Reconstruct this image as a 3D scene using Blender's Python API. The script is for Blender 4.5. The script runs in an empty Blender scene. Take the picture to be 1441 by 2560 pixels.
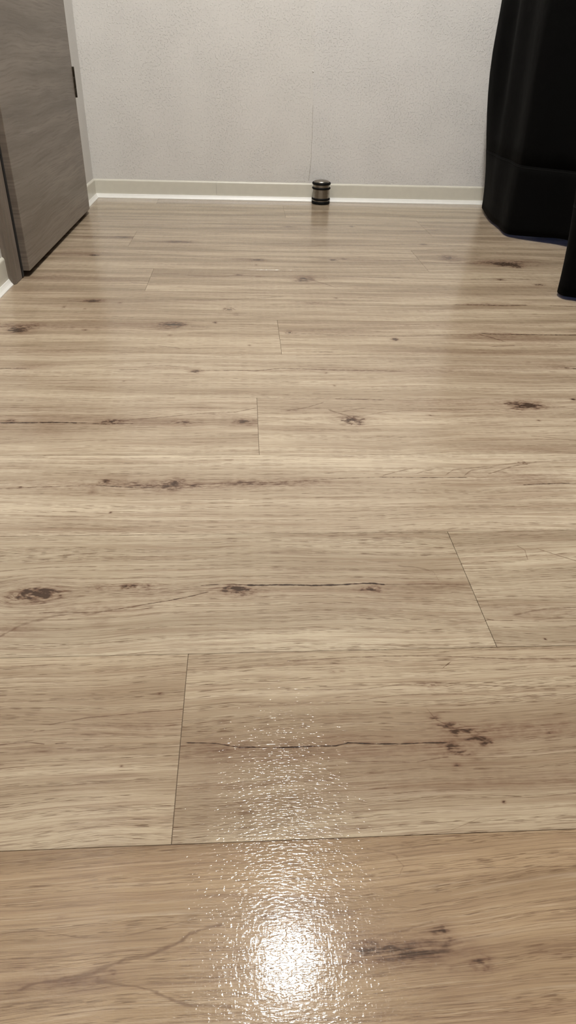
import bpy, bmesh, math, random
from mathutils import Vector, Matrix

# ------------------------------------------------------------------ camera
F, CX, CY, CAM_H = 1707.0, 720.5, 1280.0, 0.445
PITCH, YAW, ROLL = (math.radians(a) for a in (33.927, 4.2515, 1.848))
fw = Vector((math.sin(YAW) * math.cos(PITCH), math.cos(YAW) * math.cos(PITCH), -math.sin(PITCH)))
rt0 = fw.cross(Vector((0, 0, 1))).normalized()
up0 = rt0.cross(fw)
rt = math.cos(ROLL) * rt0 + math.sin(ROLL) * up0
up = -math.sin(ROLL) * rt0 + math.cos(ROLL) * up0
scene = bpy.context.scene
col = scene.collection
cam = bpy.data.cameras.new('camera')
cam.sensor_fit = 'VERTICAL'
cam.sensor_height = 36.0
cam.lens = F / 2560.0 * 36.0
cam.clip_start = 0.01
cam_ob = bpy.data.objects.new('camera', cam)
col.objects.link(cam_ob)
m = Matrix((rt, up, -fw)).transposed().to_4x4()
m.translation = (0, 0, CAM_H)
cam_ob.matrix_world = m
scene.camera = cam_ob

# ------------------------------------------------------------------ dusk outside, exposure
world = bpy.data.worlds.new('dusk')
scene.world = world
world.use_nodes = True
bg = world.node_tree.nodes['Background']
bg.inputs['Color'].default_value = (0.10, 0.22, 0.85, 1)
bg.inputs['Strength'].default_value = 2.2
vs = scene.view_settings
vs.view_transform = 'Standard'
vs.look = 'None'
vs.gamma = 1.0
vs.exposure = 0.0
vs.use_curve_mapping = False
cy_ = scene.cycles
cy_.use_light_tree = False
cy_.max_bounces, cy_.diffuse_bounces, cy_.glossy_bounces, cy_.transmission_bounces, cy_.transparent_max_bounces = 5, 3, 3, 2, 4
LAMP_POS = (0.145, 1.165, 2.40)
LAMP_STRENGTH = 512.0
LAMP_COLOR = (1.0, 0.975, 0.93)

# ------------------------------------------------------------------ helpers
def ray(px, py):
    return (px - CX) / F * rt - (py - CY) / F * up + fw

def on_floor(px, py):
    d = ray(px, py)
    t = -CAM_H / d.z
    return d.x * t, d.y * t

def link(name, me, mat=None, parent=None, smooth=False):
    ob = bpy.data.objects.new(name, me)
    col.objects.link(ob)
    if mat is not None and not me.materials:
        me.materials.append(mat)
    if parent is not None:
        ob.parent = parent
    if smooth:
        for p in me.polygons:
            p.use_smooth = True
    return ob

def mesh(verts, faces):
    me = bpy.data.meshes.new('m')
    me.from_pydata([tuple(v) for v in verts], [], [tuple(f) for f in faces])
    me.update()
    return me

def from_bm(bm):
    bmesh.ops.recalc_face_normals(bm, faces=bm.faces)
    me = bpy.data.meshes.new('m')
    bm.to_mesh(me)
    bm.free()
    return me

def add_box(bm, lo, hi, bev=0.0):
    r = bmesh.ops.create_cube(bm, size=1.0)
    c = [(a + b) / 2 for a, b in zip(lo, hi)]
    s = [b - a for a, b in zip(lo, hi)]
    for v in r['verts']:
        v.co = Vector((c[0] + v.co.x * s[0], c[1] + v.co.y * s[1], c[2] + v.co.z * s[2]))
    if bev:
        es = list({e for v in r['verts'] for e in v.link_edges})
        bmesh.ops.bevel(bm, geom=es, offset=bev, segments=2, affect='EDGES', profile=0.6)

def box(name, lo, hi, mat, parent=None, bev=0.0):
    bm = bmesh.new()
    add_box(bm, lo, hi, bev)
    return link(name, from_bm(bm), mat, parent)

def lathe(profile, n=48):
    vs_, fs = [], []
    for (r, z) in profile:
        for i in range(n):
            a = 2 * math.pi * i / n
            vs_.append((r * math.cos(a), r * math.sin(a), z))
    for k in range(len(profile) - 1):
        for i in range(n):
            j = (i + 1) % n
            fs.append((k * n + i, k * n + j, (k + 1) * n + j, (k + 1) * n + i))
    bm = bmesh.new()
    bm.from_mesh(mesh(vs_, fs))
    bmesh.ops.remove_doubles(bm, verts=bm.verts, dist=1e-6)
    return from_bm(bm)

def torus(R, r, z, n=48, k=12, sq=1.0):
    return lathe([(R + r * math.cos(2 * math.pi * i / k), z + sq * r * math.sin(2 * math.pi * i / k)) for i in range(k + 1)], n)

def empty(name, loc):
    o = bpy.data.objects.new(name, None)
    col.objects.link(o)
    o.location = loc
    o.empty_display_size = 0.05
    return o

def tag(o, label, cat, kind=None, group=None):
    o['label'] = label
    o['category'] = cat
    if kind:
        o['kind'] = kind
    if group:
        o['group'] = group
    return o

class NT:
    """small node-graph writer"""
    def __init__(self, tree):
        self.t = tree
    def set(self, sock, v):
        if isinstance(v, bpy.types.NodeSocket):
            self.t.links.new(v, sock)
        elif isinstance(v, (tuple, list)):
            if sock.type == 'RGBA' and len(v) == 3:
                v = (*v, 1.0)
            sock.default_value = v
        elif v is not None:
            sock.default_value = v
    def n(self, typ, ins=None, out=0, **props):
        nd = self.t.nodes.new(typ)
        for k, v in props.items():
            setattr(nd, k, v)
        for k, v in (ins or {}).items():
            self.set(nd.inputs[k], v)
        return nd.outputs[out] if out is not None else nd
    def math(self, op, a, b=None, c=None, clamp=False):
        ins = {0: a}
        if b is not None: ins[1] = b
        if c is not None: ins[2] = c
        return self.n('ShaderNodeMath', ins, operation=op, use_clamp=clamp)
    def vmath(self, op, a, b=None, out=0, scale=None):
        ins = {0: a}
        if b is not None: ins[1] = b
        if scale is not None: ins['Scale'] = scale
        return self.n('ShaderNodeVectorMath', ins, out=out, operation=op)
    def xyz(self, x, y, z=0.0):
        return self.n('ShaderNodeCombineXYZ', {0: x, 1: y, 2: z})
    def noise(self, vec, scale=1.0, detail=2.0, rough=0.5, out=0, dist=0.0):
        return self.n('ShaderNodeTexNoise', {'Vector': vec, 'Scale': scale, 'Detail': detail, 'Roughness': rough, 'Distortion': dist}, out=out)
    def n2d(self, x, y, detail=2.0, rough=0.5):
        return self.n('ShaderNodeTexNoise', {'Vector': self.xyz(x, y, 0.0), 'Scale': 1.0, 'Detail': detail, 'Roughness': rough}, noise_dimensions='2D')
    def rng(self, v, a, b, c=0.0, d=1.0, smooth=True):
        return self.n('ShaderNodeMapRange', {'Value': v, 'From Min': a, 'From Max': b, 'To Min': c, 'To Max': d},
                      interpolation_type='SMOOTHSTEP' if smooth else 'LINEAR')
    def mix(self, f, a, b, blend='MIX'):
        nd = self.t.nodes.new('ShaderNodeMix')
        nd.data_type = 'RGBA'
        nd.blend_type = blend
        self.set(nd.inputs[0], f)
        self.set(nd.inputs[6], a)
        self.set(nd.inputs[7], b)
        return nd.outputs[2]
    def pos(self):
        return self.n('ShaderNodeNewGeometry', out=0)

def material(name):
    mt = bpy.data.materials.new(name)
    mt.use_nodes = True
    nt = NT(mt.node_tree)
    return mt, nt, mt.node_tree.nodes['Principled BSDF']

def plain(name, color, rough=0.5, metal=0.0, spec=0.5, noise=0.0, scale=200.0):
    mt, g, b = material(name)
    c = color
    if noise:
        f = g.noise(g.pos(), scale, 3)
        c = g.mix(g.rng(f, 0.3, 0.7), tuple(x * (1 - noise) for x in color), tuple(x * (1 + noise) for x in color))
    g.set(b.inputs['Base Color'], c)
    b.inputs['Roughness'].default_value = rough
    b.inputs['Metallic'].default_value = metal
    b.inputs['Specular IOR Level'].default_value = spec
    return mt

# ------------------------------------------------------------------ materials
def wallpaper_mat(name, tint):
    mt, g, b = material(name)
    p = g.pos()
    big = g.noise(p, 9.0, 0)
    sp = g.n('ShaderNodeSeparateXYZ', {0: p}, out=None)
    ph = g.math('ADD', sp.outputs[0], sp.outputs[1])
    n1 = g.n2d(g.math('MULTIPLY', ph, 190.0), g.math('MULTIPLY', sp.outputs[2], 190.0), 2, 0.55)
    n2 = g.n2d(g.math('MULTIPLY', ph, 420.0), g.math('MULTIPLY', sp.outputs[2], 420.0), 1)
    ridge = g.rng(n1, 0.54, 0.74)
    amount = g.rng(big, 0.25, 0.75, 0.7, 1.0)
    h = g.math('ADD', g.math('MULTIPLY', ridge, amount), g.math('MULTIPLY', n2, 0.22))
    bump = g.n('ShaderNodeBump', {'Strength': 0.9, 'Distance': 0.0008, 'Height': h})
    g.set(b.inputs['Normal'], bump)
    c = g.mix(g.rng(big, 0.3, 0.7), tint, tuple(x * 0.97 for x in tint))
    g.set(b.inputs['Base Color'], c)
    b.inputs['Roughness'].default_value = 0.62
    b.inputs['Specular IOR Level'].default_value = 0.3
    return mt

WALL = (0.715, 0.697, 0.668)
M_wall = wallpaper_mat('wallpaper', WALL)
M_wall_b = wallpaper_mat('wallpaper_second_sheet', (0.712, 0.697, 0.676))
M_ceiling = plain('ceiling_white', (0.86, 0.845, 0.81), 0.8, noise=0.02, scale=40)
M_base = plain('vinyl_baseboard', (0.67, 0.645, 0.56), 0.32, spec=0.45, noise=0.015, scale=60)
M_sub = plain('floor_joint_adhesive', (0.13, 0.09, 0.06), 0.9, noise=0.2)
M_rubber = plain('black_rubber', (0.004, 0.004, 0.004), 0.6, spec=0.15, noise=0.2)
M_bronze = plain('dark_bronze', (0.035, 0.027, 0.017), 0.4, metal=0.6, noise=0.15)
M_shade = plain('door_gap_shade', (0.012, 0.011, 0.010), 0.8, noise=0.2)  # near-black standing in for the shade in the door gaps
M_alu = plain('window_aluminium', (0.35, 0.34, 0.33), 0.35, metal=0.9, noise=0.05)
M_lampbase = plain('lamp_white_plastic', (0.8, 0.8, 0.78), 0.4, noise=0.01)

def steel():
    mt, g, b = material('brushed_steel')
    p = g.n('ShaderNodeTexCoord', out=3)
    s = g.n('ShaderNodeSeparateXYZ', {0: p}, out=None)
    f = g.noise(g.xyz(0.0, 0.0, g.math('MULTIPLY', s.outputs[2], 1500.0)), 1.0, 2)
    g.set(b.inputs['Base Color'], g.mix(f, (0.20, 0.18, 0.155), (0.46, 0.43, 0.38)))
    b.inputs['Metallic'].default_value = 1.0
    g.set(b.inputs['Roughness'], g.rng(f, 0.2, 0.8, 0.24, 0.42))
    return mt
M_steel = steel()

def door_mat(name, vertical=False):
    mt, g, b = material(name)
    s = g.n('ShaderNodeSeparateXYZ', {0: g.pos()}, out=None)
    a, v = s.outputs[1], s.outputs[2]
    if vertical:
        a, v = v, g.math('ADD', s.outputs[1], s.outputs[0])
    wv = g.noise(g.xyz(g.math('MULTIPLY', a, 3.0), g.math('MULTIPLY', v, 7.0)), 1.0, 2)
    v2 = g.math('ADD', v, g.math('MULTIPLY', g.math('SUBTRACT', wv, 0.5), 0.0 if vertical else 0.03))
    n1 = g.noise(g.xyz(g.math('MULTIPLY', a, 1.6), g.math('MULTIPLY', v2, 34.0), 3.3), 1.0, 4, 0.6)
    n2 = g.noise(g.xyz(g.math('MULTIPLY', a, 9.0), g.math('MULTIPLY', v2, 260.0), 7.7), 1.0, 3, 0.6)
    n3 = g.noise(g.xyz(g.math('MULTIPLY', a, 60.0), g.math('MULTIPLY', v2, 1100.0), 1.7), 1.0, 1)
    c = g.mix(g.rng(n1, 0.28, 0.72), (0.155, 0.127, 0.102), (0.258, 0.218, 0.182))
    c = g.mix(g.rng(n2, 0.42, 0.72, 0.0, 0.6), c, (0.105, 0.084, 0.067))
    c = g.mix(g.rng(n3, 0.6, 0.75, 0.0, 0.35), c, (0.29, 0.25, 0.21))
    g.set(b.inputs['Base Color'], c)
    b.inputs['Roughness'].default_value = 0.42
    b.inputs['Specular IOR Level'].default_value = 0.35
    bump = g.n('ShaderNodeBump', {'Strength': 0.25, 'Distance': 0.0004, 'Height': n2})
    g.set(b.inputs['Normal'], bump)
    return mt
M_door = door_mat('grey_oak_laminate')
M_casing = door_mat('grey_oak_casing', True)

def curtain_mat(name, colr):
    mt, g, b = material(name)
    p = g.pos()
    f = g.noise(p, 900.0, 2)
    w = g.noise(p, 14.0, 3)
    c = g.mix(f, tuple(x * 0.7 for x in colr), tuple(x * 1.3 for x in colr))
    g.set(b.inputs['Base Color'], c)
    b.inputs['Roughness'].default_value = 0.9
    b.inputs['Specular IOR Level'].default_value = 0.06
    b.inputs['Sheen Weight'].default_value = 0.007
    b.inputs['Sheen Roughness'].default_value = 0.4
    b.inputs['Sheen Tint'].default_value = (0.9, 0.88, 0.82, 1)
    h = g.math('ADD', g.math('MULTIPLY', w, 6.0), g.math('MULTIPLY', f, 0.35))
    g.set(b.inputs['Normal'], g.n('ShaderNodeBump', {'Strength': 0.5, 'Distance': 0.0012, 'Height': h}))
    return mt
M_curtain = curtain_mat('black_blackout_cloth', (0.0013, 0.00125, 0.0012))
M_thread = curtain_mat('black_thread', (0.010, 0.0097, 0.0092))

def lamp_mat():
    mt, g, b = material('lamp_diffuser')
    g.set(b.inputs['Base Color'], (0.8, 0.8, 0.78))
    f = g.noise(g.pos(), 3.0, 1)
    g.set(b.inputs['Emission Color'], g.mix(f, LAMP_COLOR, tuple(x * 0.98 for x in LAMP_COLOR)))
    b.inputs['Emission Strength'].default_value = LAMP_STRENGTH
    return mt
M_lamp = lamp_mat()

def glass_mat():
    mt, g, b = material('window_glass')
    g.t.nodes.remove(b)
    out = g.t.nodes['Material Output']
    fr = g.n('ShaderNodeFresnel', {'IOR': 1.45})
    tr = g.n('ShaderNodeBsdfTransparent', {'Color': (0.93, 0.96, 0.97)})
    gl = g.n('ShaderNodeBsdfGlossy', {'Roughness': 0.02})
    g.set(out.inputs['Surface'], g.n('ShaderNodeMixShader', {0: fr, 1: tr, 2: gl}))
    return mt
M_glass = glass_mat()

# ---- printed oak floor: node groups for knots / stains and cracks -------------
def group(name, ins, outs):
    t = bpy.data.node_groups.new(name, 'ShaderNodeTree')
    for n_, ty in ins:
        t.interface.new_socket(name=n_, in_out='INPUT', socket_type=ty)
    for n_, ty in outs:
        t.interface.new_socket(name=n_, in_out='OUTPUT', socket_type=ty)
    return t, t.nodes.new('NodeGroupInput'), t.nodes.new('NodeGroupOutput'), NT(t)

FLT, VEC = 'NodeSocketFloat', 'NodeSocketVector'
G_knot, gi, go, g = group('wood_knot', [('P', VEC), ('C', VEC), ('IRX', FLT), ('IRY', FLT), ('Amt', FLT), ('Ring', FLT), ('Warp', FLT), ('NA', FLT), ('NB', FLT), ('D', FLT), ('V', FLT)],
                          [('D', FLT), ('V', FLT)])
I = gi.outputs
s = g.n('ShaderNodeSeparateXYZ', {0: g.vmath('SUBTRACT', I['P'], I['C'])}, out=None)
dx0 = g.math('MULTIPLY', s.outputs[0], I['IRX'])
dy0 = g.math('MULTIPLY', s.outputs[1], I['IRY'])
dd0 = g.math('ADD', g.math('MULTIPLY', dx0, dx0), g.math('MULTIPLY', dy0, dy0))
dx = g.math('ADD', dx0, g.math('MULTIPLY', g.math('SUBTRACT', I['NA'], 0.5), 1.5))
dy = g.math('ADD', dy0, g.math('MULTIPLY', g.math('SUBTRACT', I['NB'], 0.5), 1.5))
d2 = g.math('ADD', g.math('MULTIPLY', dx, dx), g.math('MULTIPLY', dy, dy))
e = g.math('EXPONENT', g.math('MULTIPLY', d2, -1.1))
rp = g.math('ADD', 0.5, g.math('MULTIPLY', 0.5, g.math('SINE', g.math('MULTIPLY', g.math('SQRT', d2), 8.5))))
rr = g.math('ADD', g.math('SUBTRACT', 1.0, I['Ring']), g.math('MULTIPLY', I['Ring'], g.math('MULTIPLY', rp, 1.25)))
br = g.rng(I['NB'], 0.3, 0.68, 0.5, 1.25)
amt = g.math('MULTIPLY', g.math('MULTIPLY', g.math('MULTIPLY', I['Amt'], e), rr), br)
g.set(go.inputs['D'], g.math('ADD', I['D'], amt))
wp = g.math('MULTIPLY', I['Warp'], g.math('EXPONENT', g.math('MULTIPLY', dd0, -0.3)))
g.set(go.inputs['V'], g.math('SUBTRACT', I['V'], g.math('MULTIPLY', s.outputs[1], wp)))

G_stain, gi, go, g = group('wood_stain', [('P', VEC), ('C', VEC), ('IR', VEC), ('Amt', FLT), ('N', VEC), ('D', FLT)], [('D', FLT)])
I = gi.outputs
dv = g.vmath('ADD', g.vmath('MULTIPLY', g.vmath('SUBTRACT', I['P'], I['C']), I['IR']), I['N'])
am = g.math('MULTIPLY', I['Amt'], g.math('EXPONENT', g.math('MULTIPLY', g.vmath('DOT_PRODUCT', dv, dv, out=1), -1.1)))
g.set(go.inputs['D'], g.math('ADD', I['D'], am))

G_crack, gi, go, g = group('wood_crack', [('P', VEC), ('A', VEC), ('BA', VEC), ('IL', FLT), ('IW', FLT), ('Amt', FLT), ('N', FLT), ('D', FLT)], [('D', FLT)])
I = gi.outputs
pa = g.vmath('SUBTRACT', I['P'], I['A'])
hh = g.math('MULTIPLY', g.vmath('DOT_PRODUCT', pa, I['BA'], out=1), I['IL'], clamp=True)
ln = g.vmath('LENGTH', g.vmath('SUBTRACT', pa, g.vmath('SCALE', I['BA'], scale=hh)), out=1)
q = g.math('MULTIPLY', g.math('MULTIPLY', ln, I['IW']), I['N'])
fac = g.math('MULTIPLY', g.math('MULTIPLY_ADD', q, -1.25, 1.25, clamp=True), I['Amt'])
g.set(go.inputs['D'], g.math('MAXIMUM', I['D'], fac))

def wood_mat(name, feats, seed, light, dark, wavy=1.0, pore=1.0, tilt=0.0, row=0):
    mt, g, b = material(name)
    rnd = random.Random(seed)
    sx, sz = rnd.uniform(-20, 20), rnd.uniform(-50, 50)
    P = g.pos()
    s = g.n('ShaderNodeSeparateXYZ', {0: P}, out=None)
    x, y = s.outputs[0], s.outputs[1]
    xs = g.math('ADD', x, sx)
    ys = g.math('ADD', y, sz)
    mul = lambda q_, k_: g.math('MULTIPLY', q_, k_)
    # slow waviness of the grain
    w = g.n2d(mul(xs, 3.2), mul(ys, 7.0), 1)
    w2 = g.n2d(mul(xs, 14.0), mul(ys, 30.0), 1)
    V = g.math('ADD', ys, g.math('ADD', mul(g.math('SUBTRACT', w, 0.5), 0.026 * wavy), mul(g.math('SUBTRACT', w2, 0.5), 0.0035 * wavy)))
    if tilt:
        V = g.math('SUBTRACT', V, mul(x, tilt))
    # shared irregularity: coarse for stains, fine for knots and cracks
    NA0, NB0 = g.n2d(mul(xs, 26.0), mul(ys, 85.0), 3, .6), g.n2d(mul(xs, 26.0), mul(g.math('ADD', ys, 9.1), 85.0), 3, .6)
    NA1, NB1 = g.n2d(mul(xs, 110.0), mul(ys, 240.0), 2, .6), g.n2d(mul(xs, 110.0), mul(g.math('ADD', ys, 5.3), 240.0), 2, .6)
    Pj = g.vmath('ADD', P, g.xyz(mul(g.math('SUBTRACT', NA1, 0.5), 0.005), mul(g.math('SUBTRACT', NB0, 0.5), 0.007), 0.0))
    Pt = g.vmath('ADD', P, g.xyz(0.0, mul(g.math('SUBTRACT', NA0, 0.5), 0.0012), 0.0))
    YT = g.math('ADD', y, mul(g.math('SUBTRACT', NA0, 0.5), 0.0012))
    XJ = g.math('ADD', x, mul(g.math('SUBTRACT', NA1, 0.5), 0.005))
    YJ = g.math('ADD', y, mul(g.math('SUBTRACT', NB0, 0.5), 0.007))
    IWD0 = g.math('DIVIDE', 1.0, g.rng(NB0, 0.3, 0.7, 0.55, 1.3, smooth=False))
    IWD1 = g.math('DIVIDE', 1.0, g.rng(NB1, 0.3, 0.7, 0.55, 1.3, smooth=False))
    NV, NVF = None, None
    DS, DC = 0.0, 0.0          # soft stains / knots, sharp cracks
    for ft in feats:
        if ft[0] == 'C':
            _, pts, wpx, amt = ft
            W = [on_floor(*p) for p in pts]
            if W[0][0] > W[-1][0]:
                W, pts = W[::-1], pts[::-1]
            if all(a_[0] < b_[0] - 1e-5 for a_, b_ in zip(W[:-1], W[1:])):     # runs along the plank: y as a curve of x
                my, mx = sum(p[1] for p in pts) / len(pts), sum(p[0] for p in pts) / len(pts)
                wy = abs(on_floor(mx, my + 0.5)[1] - on_floor(mx, my - 0.5)[1]) * wpx * (0.52 if amt > 0.9 else 0.38 if amt > 0.55 and wpx < 6 else 0.5)
                xa, xb = W[0][0], W[-1][0]
                ya, yb = min(q_[1] for q_ in W) - 0.001, max(q_[1] for q_ in W) + 0.001
                px_, py_ = XJ if wpx > 5.5 else x, YJ if wpx > 5.5 else YT
                u = g.math('MULTIPLY_ADD', px_, 1 / (xb - xa), -xa / (xb - xa))
                fc = g.t.nodes.new('ShaderNodeFloatCurve')
                cv = fc.mapping.curves[0]
                cps = [((q_[0] - xa) / (xb - xa), (q_[1] - ya) / (yb - ya)) for q_ in W]
                cv.points[0].location, cv.points[1].location = cps[0], cps[-1]
                for cp in cps[1:-1]:
                    cv.points.new(*cp)
                for cp in cv.points:
                    cp.handle_type = 'AUTO_CLAMPED' if wpx > 5.5 else 'VECTOR'
                fc.mapping.update()
                g.set(fc.inputs['Value'], u)
                yc = g.math('MULTIPLY_ADD', fc.outputs[0], yb - ya, ya)
                dist = g.math('ABSOLUTE', g.math('SUBTRACT', py_, yc))
                over = g.math('MULTIPLY', g.math('MAXIMUM', g.math('SUBTRACT', g.math('ABSOLUTE', g.math('SUBTRACT', u, 0.5)), 0.5), 0.0), (xb - xa) * 0.35)
                q_ = g.math('MULTIPLY', g.math('MULTIPLY', g.math('ADD', dist, over), 1 / wy), IWD0 if wpx > 5.5 else IWD1)
                f_ = g.math('MULTIPLY', g.math('MULTIPLY_ADD', q_, -1.25, 1.25, clamp=True), amt)
                DC = f_ if isinstance(DC, float) else g.math('MAXIMUM', DC, f_)
                continue
            for (a, b2), pa_, pb_ in zip(zip(W[:-1], W[1:]), pts[:-1], pts[1:]):
                my, mx = (pa_[1] + pb_[1]) / 2, (pa_[0] + pb_[0]) / 2
                wy = abs(on_floor(mx, my + 0.5)[1] - on_floor(mx, my - 0.5)[1]) * wpx * (0.52 if amt > 0.9 else 0.38 if amt > 0.55 and wpx < 6 else 0.5)
                ba = (b2[0] - a[0], b2[1] - a[1])
                nd = g.t.nodes.new('ShaderNodeGroup')
                nd.node_tree = G_crack
                for k, v in (('P', Pj if wpx > 5.5 else Pt), ('N', IWD0 if wpx > 5.5 else IWD1), ('A', (a[0], a[1], 0)), ('BA', (ba[0], ba[1], 0)), ('IL', 1 / max(1e-9, ba[0] ** 2 + ba[1] ** 2)),
                             ('IW', 1 / wy), ('Amt', amt), ('D', DC)):
                    g.set(nd.inputs[k], v)
                DC = nd.outputs['D']
        else:
            kind, px, py, rx, ry, amt = ft[:6]
            if kind == 'S' and NV is None:
                NV = g.xyz(mul(g.math('SUBTRACT', NA0, 0.5), 1.5), mul(g.math('SUBTRACT', NB0, 0.5), 1.5), 0.0)
            c0 = on_floor(px, py)
            ux = abs(on_floor(px + rx, py)[0] - c0[0])
            uy = abs(on_floor(px, py + ry)[1] - on_floor(px, py - ry)[1]) / 2
            ring = ft[6] if len(ft) > 6 else 0.25
            if kind == 'K' and rx < 17 and ring < 0.3:      # small knots: plain dark specks
                if NVF is None:
                    NVF = g.xyz(mul(g.math('SUBTRACT', NA1, 0.5), 1.5), mul(g.math('SUBTRACT', NB1, 0.5), 1.5), 0.0)
                nd = g.t.nodes.new('ShaderNodeGroup')
                nd.node_tree = G_stain
                kk = 1.0 if row < 1 else 1.2 if row < 6 else 1.45
                for k, v in (('P', P), ('C', (c0[0], c0[1], 0)), ('IR', (0.87 / ux, 0.87 / uy, 0)), ('Amt', amt * kk), ('N', NVF), ('D', DS)):
                    g.set(nd.inputs[k], v)
                DS = nd.outputs['D']
                continue
            if kind == 'S':
                nd = g.t.nodes.new('ShaderNodeGroup')
                nd.node_tree = G_stain
                for k, v in (('P', P), ('C', (c0[0], c0[1], 0)), ('IR', (1 / ux, 1 / uy, 0)), ('Amt', amt * (1.0 if row < 6 else 1.3)), ('N', NV), ('D', DS)):
                    g.set(nd.inputs[k], v)
                DS = nd.outputs['D']
                continue
            warp = 0.0 if kind == 'S' else (0.0 if rx < 10 else 0.2 if row < 1 else 0.42)
            nd = g.t.nodes.new('ShaderNodeGroup')
            nd.node_tree = G_knot
            big = kind == 'S' or ux > 0.014
            for k, v in (('P', P), ('C', (c0[0], c0[1], 0)), ('IRX', 0.87 / ux), ('IRY', 0.87 / uy), ('Amt', amt * (1.0 if row < 1 else (1.35 if rx < 16 else 1.12) if row < 6 else 1.6)), ('Ring', ring), ('Warp', warp), ('NA', NA0 if big else NA1), ('NB', NB0 if big else NB1), ('D', DS), ('V', V)):
                g.set(nd.inputs[k], v)
            DS, V = nd.outputs['D'], nd.outputs['V']
    # grain
    n1 = g.n2d(mul(xs, 1.5), mul(V, 26.0), 3, .55)
    n2 = g.n2d(mul(xs, 4.0), mul(V, 150.0), 4, .6)
    n3 = g.n2d(mul(xs, 12.0), mul(V, 760.0), 3, .65)
    pr = g.n2d(mul(xs, 62.0), mul(V, 2600.0), 1)
    rows = g.n2d(mul(xs, 3.0), mul(V, 200.0), 2)
    c = g.mix(g.rng(n1, 0.30, 0.70), light, dark)
    c = g.mix(g.rng(n2, 0.48, 0.76, 0.0, 0.45), c, (0.225, 0.145, 0.094))
    c = g.mix(g.rng(n2, 0.22, 0.45, 0.34, 0.0), c, (0.55, 0.455, 0.345))
    c = g.mix(g.rng(n3, 0.49, 0.70, 0.0, 0.58), c, (0.185, 0.120, 0.079))
    c = g.mix(g.rng(n3, 0.24, 0.44, 0.26, 0.0), c, (0.58, 0.485, 0.37))
    pores = g.math('MULTIPLY', g.rng(pr, 0.55, 0.62), g.rng(rows, 0.42, 0.62, 0.16, 1.0))
    c = g.mix(g.math('MULTIPLY', pores, 0.82 * pore), c, (0.115, 0.068, 0.041))
    # stains, knots, cracks
    if not isinstance(DS, float):
        grainy = g.math('MULTIPLY', g.rng(n3, 0.32, 0.66, 0.72, 1.25), g.rng(NB1, 0.28, 0.70, *((0.8, 1.15) if row < 1 else (0.62, 1.3))))
        DS = g.math('MULTIPLY', DS, grainy)
        c = g.mix(g.rng(DS, 0.0, 0.85, 0.0, 0.86, smooth=False), c, (0.165, 0.098, 0.064))
        c = g.mix(g.rng(DS, 0.55, 1.35, 0.0, 0.88), c, (0.042, 0.026, 0.018))
    if not isinstance(DC, float):
        DC = g.math('MULTIPLY', DC, g.rng(NB1, 0.25, 0.6, 0.7, 1.1, smooth=False))
        c = g.mix(g.rng(DC, 0.0, 0.55, 0.0, 0.85, smooth=False), c, (0.125, 0.073, 0.047))
        c = g.mix(g.rng(DC, 0.5, 0.95, 0.0, 0.95), c, (0.017, 0.012, 0.010))
    g.set(b.inputs['Base Color'], c)
    # embossing: dashes along the grain plus a fine weave
    e1 = g.rng(g.n2d(mul(xs, 210.0), mul(ys, 760.0), 1, .4), 0.40, 0.62)
    e2 = g.rng(g.n2d(mul(xs, 600.0), mul(ys, 240.0), 1, .4), 0.42, 0.66)
    h = g.math('ADD', mul(e1, 0.5), mul(e2, 0.14))
    g.set(b.inputs['Normal'], g.n('ShaderNodeBump', {'Strength': 1.0, 'Distance': 0.000080, 'Height': h}))
    g.set(b.inputs['Roughness'], g.rng(n3, 0.3, 0.7, 0.045, 0.07))
    b.inputs['Specular IOR Level'].default_value = 0.21
    return mt

# ------------------------------------------------------------------ room shell
XL, XR, YB, YR, ZC = -0.5250, 1.06, 2.6770, -1.30, 2.40      # left, right, back, rear walls, ceiling
DY0, DY1, DZ = 1.6275, 2.387, 2.01                             # door opening

bm = bmesh.new()
add_box(bm, (XL - 0.10, YR, -0.02), (XL, DY0, ZC))
add_box(bm, (XL - 0.10, DY1, -0.02), (XL, YB, ZC))
add_box(bm, (XL - 0.10, DY0, DZ), (XL, DY1, ZC))
add_box(bm, (XL - 0.16, DY0 - 0.05, -0.02), (XL - 0.10, DY1 + 0.05, DZ + 0.05))
wl = link('wall_left', from_bm(bm), M_wall)
tag(wl, 'off-white textured wallpaper wall holding the grey wooden door', 'wall', 'structure')
wb = box('wall_back', (XL - 0.16, YB, -0.02), (XR + 0.12, YB + 0.10, ZC), M_wall)
tag(wb, 'off-white textured wallpaper wall behind the small door stopper', 'wall', 'structure')
wr = box('wall_rear', (XL - 0.16, YR - 0.10, -0.02), (XR + 0.12, YR, ZC), M_wall)
tag(wr, 'plain wall closing the room behind the viewer', 'wall', 'structure')
WY0, WY1, WZ0, WZ1 = 0.30, 2.40, 0.03, 2.0
bm = bmesh.new()
add_box(bm, (XR, YR, -0.02), (XR + 0.12, WY0, ZC))
add_box(bm, (XR, WY1, -0.02), (XR + 0.12, YB, ZC))
add_box(bm, (XR, WY0, WZ1), (XR + 0.12, WY1, ZC))
add_box(bm, (XR, WY0, -0.02), (XR + 0.12, WY1, WZ0))
wr2 = link('wall_right', from_bm(bm), M_wall)
tag(wr2, 'wall with the tall window hidden behind the black curtain', 'wall', 'structure')
ce = box('ceiling', (XL - 0.16, YR - 0.1, ZC), (XR + 0.12, YB + 0.1, ZC + 0.08), M_ceiling)
tag(ce, 'plain white ceiling over the room', 'ceiling', 'structure')

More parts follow.
